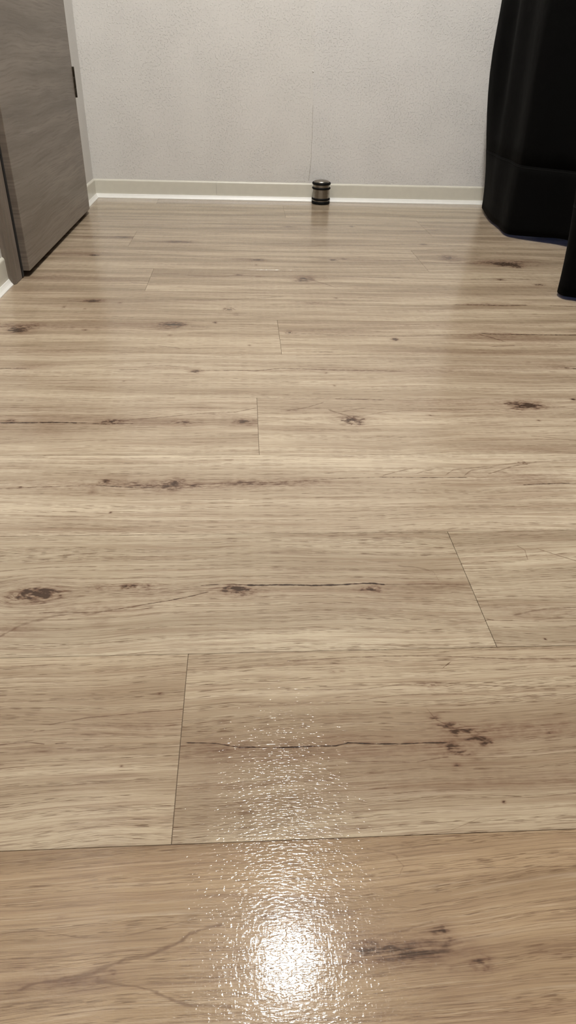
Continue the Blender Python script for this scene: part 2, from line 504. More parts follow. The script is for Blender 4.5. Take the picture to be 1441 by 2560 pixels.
# window behind the curtain
win = empty('window_1', (XR + 0.06, (WY0 + WY1) / 2, WZ0))
tag(win, 'tall sliding window behind the black curtain', 'window', 'structure')
def local(parent, lo, hi):
    p = parent.location
    return tuple(a - b for a, b in zip(lo, p)), tuple(a - b for a, b in zip(hi, p))
def pbox(name, lo, hi, mat, parent, bev=0.0):
    lo, hi = local(parent, lo, hi)
    return box(name, lo, hi, mat, parent, bev)
ym = (WY0 + WY1) / 2
for y0, y1, z0, z1 in ((WY0, WY0 + .05, WZ0, WZ1), (WY1 - .05, WY1, WZ0, WZ1), (ym - .03, ym + .03, WZ0 + .05, WZ1 - .05),
                       (WY0 + .05, WY1 - .05, WZ0, WZ0 + .05), (WY0 + .05, WY1 - .05, WZ1 - .05, WZ1)):
    pbox('window_frame', (XR + .03, y0, z0), (XR + .09, y1, z1), M_alu, win, 0.003)
for y0, y1 in ((WY0 + .05, ym - .03), (ym + .03, WY1 - .05)):
    pbox('pane', (XR + .057, y0, WZ0 + .05), (XR + .062, y1, WZ1 - .05), M_glass, win)

# wallpaper sheets on the back wall, meeting in a seam above the stopper
seam_px = [(790, 0, .10), (789, 60, .12), (786, 120, .12), (784, 178, .25), (783, 240, .5), (783, 262, 1.2), (782, 300, 1.0), (781, 340, 1.2), (779, 370, 1.0), (778.5, 395, 1.3), (777, 410, 1.5), (775, 428, 1.9), (773.5, 440, 1.6), (772, 452, 1.2)]
def on_back(px, py, yv=YB):
    d = ray(px, py)
    t = yv / d.y
    return d.x * t, CAM_H + d.z * t
seam = [(*on_back(a, b), w) for a, b, w in seam_px]
seam = [(seam[0][0], ZC, 0.1)] + seam + [(seam[-1][0], 0.0, 1.2)]
def sheet(side):
    vs_, fs = [], []
    xe = XL if side < 0 else XR
    yo = YB - 0.0007
    for i, (x, z, w) in enumerate(seam):
        xs_ = x + side * w * 0.00065
        lip = 0.0004 if z > 0.30 else 0.0009
        vs_ += [(xe, yo, z), (xs_ + side * 0.012, yo, z), (xs_, yo - lip * (0.6 if side < 0 else 1.0), z), (xs_, YB - 0.0001, z)]
    for i in range(len(seam) - 1):
        a, b_ = i * 4, (i + 1) * 4
        for k in range(3):
            f = (a + k, a + k + 1, b_ + k + 1, b_ + k)
            fs.append(f if side < 0 else f[::-1])
    me = mesh(vs_, fs)
    bm = bmesh.new(); bm.from_mesh(me)
    bmesh.ops.recalc_face_normals(bm, faces=bm.faces)
    if sum(f.normal.y * f.calc_area() for f in bm.faces) > 0:
        bmesh.ops.reverse_faces(bm, faces=bm.faces)
    me2 = bpy.data.meshes.new('m'); bm.to_mesh(me2); bm.free()
    return me2
link('wallpaper_sheet', sheet(-1), M_wall, wb)
link('wallpaper_sheet', sheet(1), M_wall_b, wb)
M_grime = plain('seam_grime', (0.46, 0.43, 0.39), 0.9, noise=0.3, scale=300)
pts = [q for q in seam if 0.05 < q[1] < 0.325]
gv, gf = [], []
for x, z, w in pts:
    gv += [(x - w * 0.0008, YB - 0.00025, z), (x + w * 0.0008, YB - 0.00025, z)]
for i in range(len(pts) - 1):
    gf.append((2 * i, 2 * i + 1, 2 * i + 3, 2 * i + 2))
link('seam_crack', mesh(gv, gf), M_grime, wb)
bx_, bz_ = on_back(783.5, 179)
bump_ob = link('wallpaper_blister', lathe([(0.0, 0.0022), (0.0016, 0.0019), (0.0028, 0.001), (0.0034, 0.0)], 14), M_wall, wb, True)
bump_ob.location = (bx_, YB - 0.0006, bz_)
bump_ob.rotation_euler = (math.radians(90), 0, 0)

# baseboards: coved vinyl profile
PROF = [(0.0, 0.0), (0.0128, 0.0), (0.0128, 0.0012), (0.0112, 0.0028), (0.0092, 0.0050), (0.0074, 0.0078), (0.0060, 0.0110), (0.0052, 0.0145), (0.0048, 0.0185),
        (0.0046, 0.0525), (0.0042, 0.0550), (0.0030, 0.0572), (0.0, 0.0598)]
def strip_back(x0, x1):
    n = len(PROF)
    vs_ = [(x, YB - d, z) for x in (x0, x1) for d, z in PROF]
    fs = [(i, i + 1, n + i + 1, n + i) for i in range(n - 1)] + [tuple(range(n)), tuple(range(2 * n - 1, n - 1, -1))]
    bm = bmesh.new(); bm.from_mesh(mesh(vs_, fs)); return from_bm(bm)
def strip_left(y0, y1, mitre=True):
    n = len(PROF)
    vs_ = [(XL + d, y0, z) for d, z in PROF] + [(XL + d, y1 - (d if mitre else 0), z) for d, z in PROF]
    fs = [(i, i + 1, n + i + 1, n + i) for i in range(n - 1)] + [tuple(range(n)), tuple(range(2 * n - 1, n - 1, -1))]
    bm = bmesh.new(); bm.from_mesh(mesh(vs_, fs)); return from_bm(bm)
bb = empty('baseboard_back', (0, 0, 0))
tag(bb, 'cream coved vinyl baseboard along the foot of the back wall', 'baseboard', 'structure')
xj = on_back(541.5, 470)[0]
link('baseboard_strip', strip_back(XL, xj - 0.0003), M_base, bb)
link('baseboard_strip', strip_back(xj + 0.0003, XR), M_base, bb)
bl = empty('baseboard_left', (0, 0, 0))
tag(bl, 'cream coved vinyl baseboard either side of the grey door', 'baseboard', 'structure')
link('baseboard_strip', strip_left(YR, 1.5733, False), M_base, bl)
link('baseboard_strip', strip_left(DY1 + 0.058, YB), M_base, bl)

# whiter strip along the toe of the baseboard
M_toe = plain('white_toe', (0.86, 0.85, 0.81), 0.35, spec=0.5, noise=0.01, scale=60)
TOE_PROF = [(0.0040, 0.0001), (0.0134, 0.0001), (0.0132, 0.0014), (0.0116, 0.0034), (0.0096, 0.0060), (0.0078, 0.0092), (0.0064, 0.0122), (0.0050, 0.0136)]
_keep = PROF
PROF = TOE_PROF
link('toe_strip', strip_back(XL, XR), M_toe, bb)
link('toe_strip', strip_left(YR, 1.5733, False), M_toe, bl)
link('toe_strip', strip_left(DY1 + 0.058, YB), M_toe, bl)
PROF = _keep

# door and its casing
dr = empty('door_1', (XL, (DY0 + DY1) / 2, 0))
tag(dr, 'grey-brown oak laminate door standing slightly proud in its frame', 'door', 'structure')
leaf = pbox('door_leaf', (-0.523, 1.6385, 0.0135), (-0.490, 2.3835, 1.995), M_door, dr, 0.0012)
CF = -0.506
def casing(y0, y1):
    """moulded upright: chamfered near corner, shallow bead on its face"""
    ch = 0.006
    prof = [(XL - 0.03, y0), (CF - ch, y0), (CF, y0 + ch * 0.7), (CF, y0 + 0.021), (CF - 0.0012, y0 + 0.0225), (CF, y0 + 0.024), (CF, y1 - 0.002), (CF - 0.002, y1), (XL - 0.03, y1)]
    n = len(prof)
    ox, oy, _ = dr.location
    vs_ = [(x - ox, y - oy, z) for z in (0.0008, DZ + 0.055) for x, y in prof]
    fs = [(i, (i + 1) % n, n + (i + 1) % n, n + i) for i in range(n)] + [tuple(range(n)), tuple(range(2 * n - 1, n - 1, -1))]
    bm = bmesh.new(); bm.from_mesh(mesh(vs_, fs)); return from_bm(bm)
link('door_casing', casing(1.5735, 1.6275), M_casing, dr)
link('door_casing', casing(2.3875, 2.4445), M_casing, dr)
pbox('head_casing', (XL - 0.03, 1.6275, DZ), (CF, 2.3875, DZ + 0.055), M_casing, dr, 0.001)
pbox('threshold_shade', (XL - 0.10, DY0, -0.0005), (XL + 0.004, DY1, 0.002), M_shade, dr)  # sill coloured near-black as the shade under the door
pbox('gap_shade_strip', (XL - 0.04, 1.6278, 0.003), (-0.5045, 1.6383, 1.99), M_shade, dr)  # dark strip painted as the shaded gap between casing and leaf
for z0 in (0.318, 1.62):
    hg = link('hinge', lathe([(0, 0), (0.0036, 0), (0.0042, 0.001), (0.0042, 0.024), (0.0037, 0.0246), (0.0042, 0.0252), (0.0042, 0.051), (0.0037, 0.0516), (0.0042, 0.0522), (0.0042, 0.0755), (0.0036, 0.0765), (0, 0.0765)], 16), M_bronze, dr, True)
    hg.location = (-0.4893 - XL, 2.3880 - (DY0 + DY1) / 2, z0)

# ------------------------------------------------------------------ floor: planks
fl = box('floor', (XL - 0.12, YR, -0.03), (XR + 0.10, YB + 0.02, -0.0016), M_sub)
tag(fl, 'glossy knotty light oak plank-pattern floor', 'floor', 'structure')

# seam depth of every plank row, read where the rows meet the visible butt joints
SEAM_PX = [(720, 2100), (720, 1629), (720, 1333), (648, 1137), (642, 995), (705, 886), (694, 801), (363, 727), (384, 671), (1031, 626), (341, 577.5), (715, 545), (708, 515)]
seamY = [on_floor(*p)[1] for p in SEAM_PX]
seamY = [seamY[0] - 0.18 * k for k in range(8, 0, -1)] + seamY + [YB]
# butt joints (a pixel on each), keyed by row number counted from the bottom of the picture
JOINT = {0: None, 1: (450, 1870), 2: (1180, 1470), 3: None, 4: (645.5, 1066), 5: None, 6: (699.5, 845), 7: None, 8: (374, 698), 9: (1049, 651), 10: (332, 596), 11: (1059, 569), 12: (711.5, 530), 13: None}
FREEX = {0: -0.62, 3: 0.86, 5: -0.45, 7: 0.93, 13: -0.3}
PLANK_L = 1.42

K, S_, C = 'K', 'S', 'C'
FEAT = {
 0: [(S_, 215, 2440, 150, 30, .55), (S_, 110, 2468, 120, 18, .40), (K, 265, 2430, 24, 9, .35), (S_, 40, 2415, 60, 14, .3),
     (C, [(60, 2470), (170, 2440), (250, 2420), (330, 2395), (420, 2365), (500, 2325), (552, 2312)], 14, .42), (C, [(245, 2450), (330, 2468), (400, 2490), (480, 2508), (580, 2516)], 13, .36),
     (C, [(0, 2335), (80, 2325), (200, 2345), (310, 2340), (400, 2320), (500, 2295), (600, 2290)], 4, .28), (K, 150, 2293, 18, 5, .55),
     (S_, 1010, 2365, 165, 52, .54), (S_, 1180, 2530, 260, 60, .26), (K, 1106, 2322, 18, 24, .42), (S_, 1060, 2378, 70, 24, .34), (K, 1204, 2406, 24, 20, .75), (S_, 960, 2395, 110, 36, .32), (K, 920, 2370, 50, 22, .3), (S_, 1130, 2385, 130, 55, .22),
     (K, 1130, 2420, 14, 7, .4), (S_, 1380, 2380, 90, 25, .28), (C, [(880, 2405), (1000, 2392), (1085, 2386)], 3.5, .45), (C, [(860, 2385), (920, 2345), (1010, 2322), (1080, 2305)], 10, .25),
     (C, [(920, 2122), (985, 2135), (1008, 2165), (995, 2195)], 6, .22), (C, [(600, 2424), (680, 2420)], 3.5, .8), (C, [(930, 2195), (1130, 2172), (1300, 2168), (1441, 2165)], 3, .36), (C, [(900, 2250), (1130, 2228)], 2.5, .3),
     (S_, 560, 2420, 80, 40, .25), (C, [(0, 2520), (120, 2508), (200, 2505)], 10, .25), (C, [(60, 2140), (300, 2120), (600, 2104), (1441, 2082)], 4, .3), (S_, 700, 2300, 300, 60, .15)],
 1: [(S_, 370, 1812, 190, 22, .34), (C, [(0, 1862), (60, 1855), (110, 1860)], 3.5, .6), (C, [(140, 1859), (165, 1858)], 4, .7), (S_, 110, 1872, 150, 18, .30), (C, [(125, 1812), (220, 1793), (300, 1787), (455, 1773)], 3, .5),
     (K, 400, 1735, 8, 3.5, .9), (K, 303, 1915, 5, 3, .6), (C, [(85, 1830), (110, 1826)], 3, .5),
     (C, [(470, 1857), (540, 1858), (600, 1868), (700, 1869)], 5, .85), (C, [(700, 1869), (840, 1864), (870, 1857)], 5, .98), (C, [(870, 1857), (1000, 1860), (1060, 1858), (1125, 1857)], 4.5, .95), (C, [(600, 1866), (650, 1868)], 5, .9),
     (S_, 780, 1880, 300, 32, .42), (S_, 540, 1870, 90, 26, .42), (S_, 1120, 1868, 120, 38, .45), (S_, 1290, 1828, 150, 28, .46), (S_, 1420, 1820, 90, 22, .35), 
     (C, [(1075, 1780), (1092, 1800), (1122, 1814), (1165, 1830), (1207, 1847)], 5, .45), (K, 1086, 1792, 16, 10, .6), (K, 1122, 1812, 22, 6, .62), (K, 1160, 1828, 28, 6, .66), (K, 1198, 1845, 18, 4, .6), (S_, 1140, 1815, 80, 26, .25), (K, 1215, 1857, 13, 7, .8), (K, 1127, 1866, 14, 9, .6), (K, 1160, 1880, 18, 6, .5), (K, 1145, 1912, 12, 5, .7),
     (C, [(870, 1903), (960, 1905), (1040, 1905), (1080, 1898), (1120, 1892)], 3.2, .5), (K, 1080, 1710, 32, 7, .55), (C, [(720, 1725), (900, 1724), (1000, 1712), (1100, 1707), (1300, 1718), (1441, 1713)], 3, .42), (C, [(880, 1752), (1000, 1737), (1150, 1735), (1300, 1742), (1441, 1735)], 3, .36),
     (C, [(720, 1652), (950, 1640), (1100, 1640), (1270, 1647), (1441, 1646)], 3.2, .52), (S_, 1300, 1650, 200, 10, .25), (C, [(1110, 1668), (1126, 1656)], 5, .6), (K, 1260, 2004, 5, 4, 1.0), (K, 842, 1678, 18, 4, .4),
     (S_, 950, 1960, 260, 40, .22), (S_, 1330, 1950, 180, 30, .28), (S_, 520, 1960, 80, 40, .25), (C, [(820, 1925), (840, 1925)], 3, .5), (C, [(800, 1951), (835, 1951)], 3, .5), (C, [(1130, 2075), (1200, 2045)], 3, .25), (K, 1378, 1832, 8, 4, .5)],
 2: [(K, 108, 1482, 44, 19, .62, .75), (K, 112, 1481, 22, 9, .55, .4), (K, 62, 1482, 22, 15, .45), (K, 28, 1490, 22, 12, .3), (S_, 90, 1486, 110, 34, .24), (K, 323, 1466, 18, 5, .75), (K, 588, 1471, 28, 9, .9, .5), (K, 589, 1471, 10, 4, .5), (K, 930, 1471, 24, 8, .8, .4), (K, 924, 1471, 8, 4, .6),
     (C, [(505, 1464), (560, 1460), (620, 1463)], 4.5, .75), (C, [(620, 1463), (720, 1462), (780, 1464), (850, 1462), (900, 1459), (930, 1458), (960, 1461)], 5, .98), (C, [(960, 1461), (1080, 1460), (1175, 1463)], 3.2, .6),
     (C, [(520, 1480), (480, 1490), (430, 1500), (370, 1510)], 4, .75), (C, [(370, 1510), (300, 1522), (240, 1532), (160, 1530), (100, 1533)], 4, .5), (S_, 240, 1524, 140, 16, .42), (S_, 40, 1575, 60, 28, .45), (S_, 250, 1556, 26, 14, .35),
     (C, [(0, 1592), (60, 1560), (130, 1542), (240, 1533)], 10, .32), (S_, 400, 1482, 150, 22, .32), (S_, 700, 1476, 150, 16, .25), (S_, 1080, 1462, 110, 34, .32), (S_, 620, 1485, 90, 16, .3), (C, [(1000, 1415), (1050, 1420), (1085, 1432), (1092, 1442)], 6, .3), (S_, 760, 1435, 70, 14, .22), (S_, 1150, 1550, 60, 18, .25),
     (C, [(0, 1428), (120, 1418), (240, 1416)], 3.5, .35), (C, [(160, 1388), (240, 1383)], 3, .5), (K, 250, 1466, 24, 8, .4), (K, 370, 1462, 24, 10, .35), (S_, 950, 1520, 220, 20, .2),
     (S_, 1330, 1530, 110, 18, .36), (C, [(1290, 1537), (1330, 1527), (1370, 1522), (1441, 1518)], 5, .34), (C, [(1345, 1372), (1400, 1390), (1441, 1402)], 3, .5), (C, [(1295, 1365), (1313, 1375), (1320, 1398)], 2.5, .36), (S_, 1330, 1338, 110, 9, .28), (C, [(1220, 1548), (1234, 1550)], 4, .6), (C, [(1340, 1550), (1441, 1540)], 3.5, .25), (K, 1364, 1597, 4, 2.5, .8)],
 3: [(K, 262, 1202, 11, 4, 1.0), (K, 232, 1230, 10, 6, .4), (K, 490, 1214, 10, 3.2, 1.0), (K, 440, 1200, 18, 9, .4), (S_, 430, 1220, 60, 12, .5), (S_, 560, 1212, 250, 12, .45), (S_, 130, 1212, 180, 13, .36), (S_, 620, 1208, 70, 6, .5), (S_, 340, 1210, 120, 14, .36),
     (C, [(0, 1222), (90, 1218), (180, 1215), (250, 1214)], 3, .6), (C, [(250, 1214), (340, 1219), (420, 1219)], 3.2, .85), (C, [(420, 1219), (470, 1212), (560, 1208), (640, 1207), (720, 1204), (850, 1196), (950, 1193)], 2.6, .5), (C, [(950, 1193), (1060, 1194), (1165, 1194)], 3, .8),
     (C, [(960, 1188), (990, 1180), (1030, 1171)], 3.5, .36), (C, [(1045, 1183), (1085, 1172)], 3, .3), (C, [(1120, 1184), (1135, 1174), (1200, 1168), (1290, 1158), (1441, 1150)], 3.5, .32), (C, [(1225, 1184), (1280, 1166), (1340, 1155)], 3.5, .4), (C, [(1165, 1186), (1178, 1176), (1230, 1168)], 3.5, .34), (C, [(1310, 1212), (1370, 1209), (1441, 1208)], 3.2, .85),
     (K, 1307, 1158, 9, 4, 1.0, .6), (S_, 1250, 1190, 150, 22, .30), (S_, 1360, 1205, 70, 18, .32), (S_, 760, 1204, 110, 10, .32), (K, 50, 1218, 5, 2, .7), (S_, 60, 1160, 80, 18, .15), (K, 277, 1281, 4, 2, .8), (C, [(280, 1184), (370, 1184)], 2.5, .4)],
 4: [(C, [(5, 1057), (60, 1057), (130, 1056), (190, 1057)], 3.6, .98), (C, [(190, 1057), (270, 1060), (330, 1059)], 3, .8), (K, 25, 1051, 16, 4, .8), (K, 281, 1054, 20, 5, 1.0, .5), (K, 612, 1055, 26, 8, .95, .5), (K, 606, 1054, 12, 4, .4), (K, 460, 1055, 24, 6, .5), (C, [(300, 1052), (370, 1046), (440, 1040), (500, 1034), (590, 1030), (640, 1020)], 3.2, .42),
     (S_, 130, 1050, 150, 16, .30), (S_, 380, 1055, 120, 12, .36), (S_, 500, 1022, 40, 10, .25), (S_, 110, 1075, 50, 12, .22), (S_, 150, 1100, 160, 12, .16), (S_, 560, 1040, 80, 8, .3),
     (K, 884, 1050, 23, 9, 1.0, .4), (C, [(828, 1026), (850, 1034), (870, 1040), (890, 1048)], 6, .42), (S_, 868, 1038, 46, 16, .32), (K, 1315, 1013, 40, 10, 1.0, .4), (K, 1310, 1014, 18, 5, .4), (C, [(860, 1028), (912, 1020)], 3, .34), (C, [(900, 1040), (960, 1030), (1080, 1023), (1240, 1024), (1300, 1030)], 2.6, .32), (C, [(1355, 1018), (1415, 1018)], 3, .4),
     (C, [(840, 997), (960, 1000)], 2.6, .7), (S_, 1130, 1003, 150, 10, .32), (K, 1075, 1038, 7, 2, .7), (K, 1348, 1051, 5, 1.6, .7), (K, 1434, 998, 8, 4, .9), (K, 735, 1025, 30, 4, .36), (C, [(720, 1026), (770, 1018), (806, 1007)], 2.6, .4), (S_, 1300, 1121, 170, 7, .34), (C, [(1330, 1090), (1360, 1092), (1441, 1101)], 2.2, .34), (C, [(740, 1072), (850, 1075), (950, 1073)], 2, .28), (S_, 1250, 1060, 140, 12, .15), (S_, 1180, 1028, 90, 8, .2)],
 5: [(K, 489, 928, 13, 3.8, 1.0), (C, [(0, 921), (70, 921)], 3, .7), (C, [(300, 924), (340, 924)], 2.5, .5), (C, [(505, 926), (560, 926), (640, 927), (700, 921), (760, 922), (830, 925), (1000, 928)], 2.6, .55), (S_, 75, 918, 70, 9, .32), (S_, 400, 920, 90, 9, .26), (S_, 880, 925, 150, 7, .32), (S_, 1120, 926, 150, 9, .36), (S_, 1400, 917, 60, 9, .5), (C, [(1415, 920), (1441, 922)], 4, .8),
     (K, 817, 932, 5, 1.6, .6), (K, 837, 964, 4, 2, .5), (K, 1322, 906, 5, 2, .5), (K, 310, 953, 3, 1.5, .6), (S_, 260, 955, 250, 7, .12), (C, [(240, 918), (280, 913)], 2, .3), (C, [(350, 918), (400, 913), (470, 918)], 3, .25)],
 6: [(K, 430, 812, 30, 7, .85), (K, 45, 826, 20, 4.5, 1.0), (S_, 50, 815, 60, 11, .38), (S_, 160, 815, 200, 9, .32), (K, 538, 806, 5, 2, .8), (K, 212, 825, 6, 2, .6), (K, 425, 838, 5, 2, .5), (C, [(400, 865), (445, 870)], 2.2, .42), (S_, 150, 877, 150, 7, .26), (K, 624, 863, 4, 1.6, .6), (C, [(480, 817), (520, 818)], 2.2, .4), (S_, 330, 809, 60, 4, .25), (S_, 560, 884, 150, 3, .25),
     (K, 724, 831, 8, 3.6, .7, .5), (K, 988, 848, 8, 3, 1.0), (C, [(1200, 833), (1240, 836), (1340, 837), (1441, 838)], 3.2, .78), (C, [(1200, 836), (1225, 843), (1253, 851)], 4.5, .62), (C, [(740, 833), (860, 838), (960, 840), (1050, 839), (1190, 836)], 2.4, .40), (S_, 1250, 840, 110, 12, .42), (S_, 850, 827, 150, 6, .32), (C, [(1230, 866), (1285, 864)], 2.2, .45), (S_, 1200, 879, 260, 6, .28), (S_, 1100, 814, 260, 7, .22), (C, [(785, 880), (830, 880)], 2.6, .6), (S_, 1380, 860, 80, 10, .25)],
 7: [(K, 236, 752, 20, 2.8, .95), (K, 572, 773, 13, 4, .7, .6), (K, 592, 785, 9, 4, .35), (C, [(170, 752), (215, 754)], 2, .6), (C, [(440, 750), (530, 750), (590, 748), (700, 742)], 2, .42), (K, 300, 757, 5, 1.4, .6), (K, 160, 767, 4, 3, .4), (K, 212, 772, 4, 1.6, .45), (C, [(1140, 762), (1200, 762), (1260, 764), (1315, 763)], 3, .7), (S_, 1225, 761, 85, 5, .42), (S_, 790, 757, 70, 5, .36), (K, 840, 745, 4, 1.6, .6), (C, [(1380, 765), (1441, 767)], 2.4, .55), (S_, 130, 748, 120, 4, .2), (S_, 1000, 733, 350, 3, .22)],
 8: [(K, 760, 697, 22, 6, .75, .3), (C, [(785, 702), (815, 710), (832, 716)], 3, .35), (C, [(470, 688), (550, 692), (595, 688), (650, 691), (740, 689), (860, 691), (1000, 695)], 2.6, .38), (K, 596, 687.5, 9, 2, .75), (K, 648, 691, 8, 1.6, .5), (S_, 130, 692, 130, 9, .38), (S_, 300, 700, 60, 5, .25), (C, [(330, 706), (366, 708)], 1.8, .45), (C, [(1180, 698), (1250, 696), (1320, 698)], 2, .42), (K, 1250, 699, 12, 1.8, .85), (K, 1350, 712, 12, 1.8, .75), (C, [(380, 684), (440, 684)], 2.4, .3), (S_, 1300, 715, 120, 5, .2)],
 9: [(K, 1125, 645, 18, 6, .7, .4), (K, 1262, 661, 26, 3.5, .95), (S_, 1225, 655, 66, 8, .44), (K, 1292, 667, 13, 2.8, .7), (K, 1300, 655, 40, 8, .3, .7), (C, [(950, 653), (1000, 651), (1045, 650)], 2.2, .42), (C, [(1060, 657), (1200, 660)], 2, .36), (K, 648, 650, 13, 2, .75), (S_, 620, 648, 44, 4, .42), (K, 834, 650, 7, 1.8, .75), (K, 860, 647, 7, 1.4, .6), (S_, 900, 650, 120, 3.5, .32), (K, 235, 638, 11, 2, .85), (S_, 190, 632, 90, 8, .36), (C, [(250, 640), (400, 637), (560, 645), (620, 648)], 2.2, .28), (K, 641, 662, 3, 1.2, .6)],
 10: [(K, 1060, 611, 8, 1.6, .9), (C, [(800, 613), (950, 613), (1040, 610), (1180, 615)], 1.8, .42), (K, 450, 604, 26, 2.2, .5), (S_, 430, 604, 66, 3.5, .34), (K, 312, 593, 22, 1.8, .6), (S_, 245, 592, 90, 3.5, .34), (C, [(560, 606), (720, 608), (900, 612)], 1.8, .25)],
 11: [(K, 722, 567, 16, 2, .6), (C, [(560, 566), (640, 567), (720, 570), (900, 570)], 2, .34), (K, 880, 566, 5, 1.4, .75), (C, [(250, 559), (340, 560), (500, 563)], 2, .3), (K, 1090, 575, 26, 1.3, .45), (S_, 620, 572, 100, 3, .3), (S_, 400, 565, 90, 3, .25), (K, 1035, 578, 16, 1.2, .35)],
 12: [(K, 640, 537, 30, 1.2, .35), (K, 745, 534, 30, 1.2, .4), (S_, 560, 537, 70, 2, .3), (S_, 900, 536, 90, 2, .25), (K, 1010, 540, 8, 1.2, .45), (S_, 300, 532, 80, 3, .2), (C, [(720, 534), (900, 537), (1000, 541), (1180, 545)], 1.6, .3)],
 13: [(S_, 500, 505, 200, 3, .25), (S_, 900, 516, 150, 2.5, .22)],
}
#          light tone, dark tone, waviness, pores, tilt
TONE = {0: ((0.392, 0.284, 0.179), (0.262, 0.181, 0.110), 0.9, .8, .03), 1: ((0.433, 0.351, 0.249), (0.286, 0.216, 0.145), 1.0, 1.0, .02), 2: ((0.457, 0.382, 0.280), (0.309, 0.247, 0.174), 1.0, 1.0, .0),
        3: ((0.521, 0.439, 0.330), (0.367, 0.296, 0.215), .7, .9, .0), 4: ((0.491, 0.406, 0.300), (0.333, 0.262, 0.187), .9, .8, .0), 5: ((0.486, 0.402, 0.296), (0.329, 0.258, 0.182), .8, .8, .0)}

def plank(row, x0, x1, y0, y1, fidx):
    gx, gy, bv = 0.00022, 0.00016, 0.0002
    x0 += gx; x1 -= gx; y0 += gy; y1 -= gy
    cx_, cy_ = (x0 + x1) / 2, (y0 + y1) / 2
    hx, hy = (x1 - x0) / 2, (y1 - y0) / 2
    lv = []
    for ins, z in ((0, -0.0016), (0, -bv), (bv, 0.0)):
        lv += [(-hx + ins, -hy + ins, z), (hx - ins, -hy + ins, z), (hx - ins, hy - ins, z), (-hx + ins, hy - ins, z)]
    fs = [(8, 9, 10, 11)]
    for k in (0, 4):
        fs += [(k + i, k + (i + 1) % 4, k + 4 + (i + 1) % 4, k + 4 + i) for i in range(4)]
    feats = []
    for ft in FEAT.get(row, []):
        if ft[0] == 'C':
            mx = sum(on_floor(*p)[0] for p in ft[1]) / len(ft[1])
        else:
            mx = on_floor(ft[1], ft[2])[0]
        if x0 <= mx <= x1:
            feats.append(ft)
    feats += [('S', f_[1], f_[2], f_[3] * 2.1, f_[4] * 1.7, f_[5] * 0.22) for f_ in feats if f_[0] == 'K' and f_[3] >= 18]
    li, dk, wv, po, ti = TONE.get(max(row, 0), TONE[5])
    if row >= 6:
        li = (li[0] * 1.0, li[1] * 0.99, li[2] * 0.97)
        dk = (dk[0] * 0.89, dk[1] * 0.87, dk[2] * 0.84)
    rnd = random.Random(row * 17 + fidx * 5 + 3)
    k_ = 1 + rnd.uniform(-.03, .03)
    if row in (2, 4): k_ *= 1.04
    if row == 3: k_ = 1.10
    if row == 4 and fidx == 1: k_ = 1.05
    if row == 1 and fidx == 0: k_ = 1.04
    mt = wood_mat('printed_oak', feats, row * 31 + fidx * 7 + 5, tuple(c * k_ for c in li), tuple(c * k_ for c in dk), wv, po, ti, row)
    ob = link('plank', mesh(lv, fs), mt, fl)
    ob.location = (cx_, cy_, 0)

nrow0 = 8                                   # rows in front of the first seam that shows
for i in range(len(seamY) - 1):
    row = i - nrow0 + 1
    y0, y1 = seamY[i], seamY[i + 1]
    if y1 < -0.55:
        continue
    if JOINT.get(row):
        jx = on_floor(*JOINT[row])[0]
    else:
        jx = FREEX.get(row, -0.4 + 0.37 * ((row * 5) % 4))
    xs = [jx + PLANK_L * k for k in (-2, -1, 0, 1, 2)]
    xs = [XL] + [x for x in xs if XL + 0.05 < x < XR - 0.05] + [XR]
    for k in range(len(xs) - 1):
        plank(row, xs[k], xs[k + 1], y0, y1, k)

# ------------------------------------------------------------------ ceiling lamp
lp = empty('ceiling_lamp', LAMP_POS)
tag(lp, 'round white ceiling lamp lighting the room and glinting in the floor', 'lamp')
link('lamp_base', lathe([(0, 0), (0.100, 0), (0.102, -0.005), (0.102, -0.024), (0.098, -0.030), (0.0, -0.030)]), M_lampbase, lp, False)
link('lamp_diffuser', lathe([(0.092, -0.0305), (0.094, -0.058), (0.091, -0.074), (0.082, -0.086), (0.064, -0.094), (0.038, -0.099), (0.0, -0.101)], 32), M_lamp, lp, True)

# ------------------------------------------------------------------ door stopper
st = empty('door_stopper', (0.2765, 2.6305, 0))
st.scale = (1, 1, 1.13)
tag(st, 'small brushed steel cylinder door stopper with black rubber rings against the baseboard', 'door stopper')
R = 0.0295
link('rubber_base', lathe([(0, 0.0002), (0.0295, 0.0002), (0.0312, 0.001), (0.0318, 0.003), (0.0316, 0.0075), (0.0305, 0.0088), (0, 0.0088)]), M_rubber, st, True)
body = link('steel_body', lathe([(0, 0.0088), (R, 0.0088), (R, 0.0300), (R - .0006, 0.0303), (R - .0006, 0.0310), (R, 0.0313), (R, 0.0352), (R - .0006, 0.0355), (R - .0006, 0.0362), (R, 0.0365), (R, 0.0590), (R - .001, 0.0600), (0, 0.0600)]), M_steel, st)
link('rubber_ring', torus(R - 0.0002, 0.0033, 0.0147), M_rubber, st, True)
link('rubber_ring', torus(R - 0.0002, 0.0034, 0.0455), M_rubber, st, True)
link('rubber_ring', torus(R - 0.0004, 0.0038, 0.0588), M_rubber, st, True)
link('steel_cap', lathe([(0, 0.0595), (R - .002, 0.0595), (R - .0018, 0.0622), (R - .0035, 0.0650), (R - .0075, 0.0668), (R - .015, 0.0680), (0.006, 0.0686), (0, 0.0687)]), M_steel, st, True)

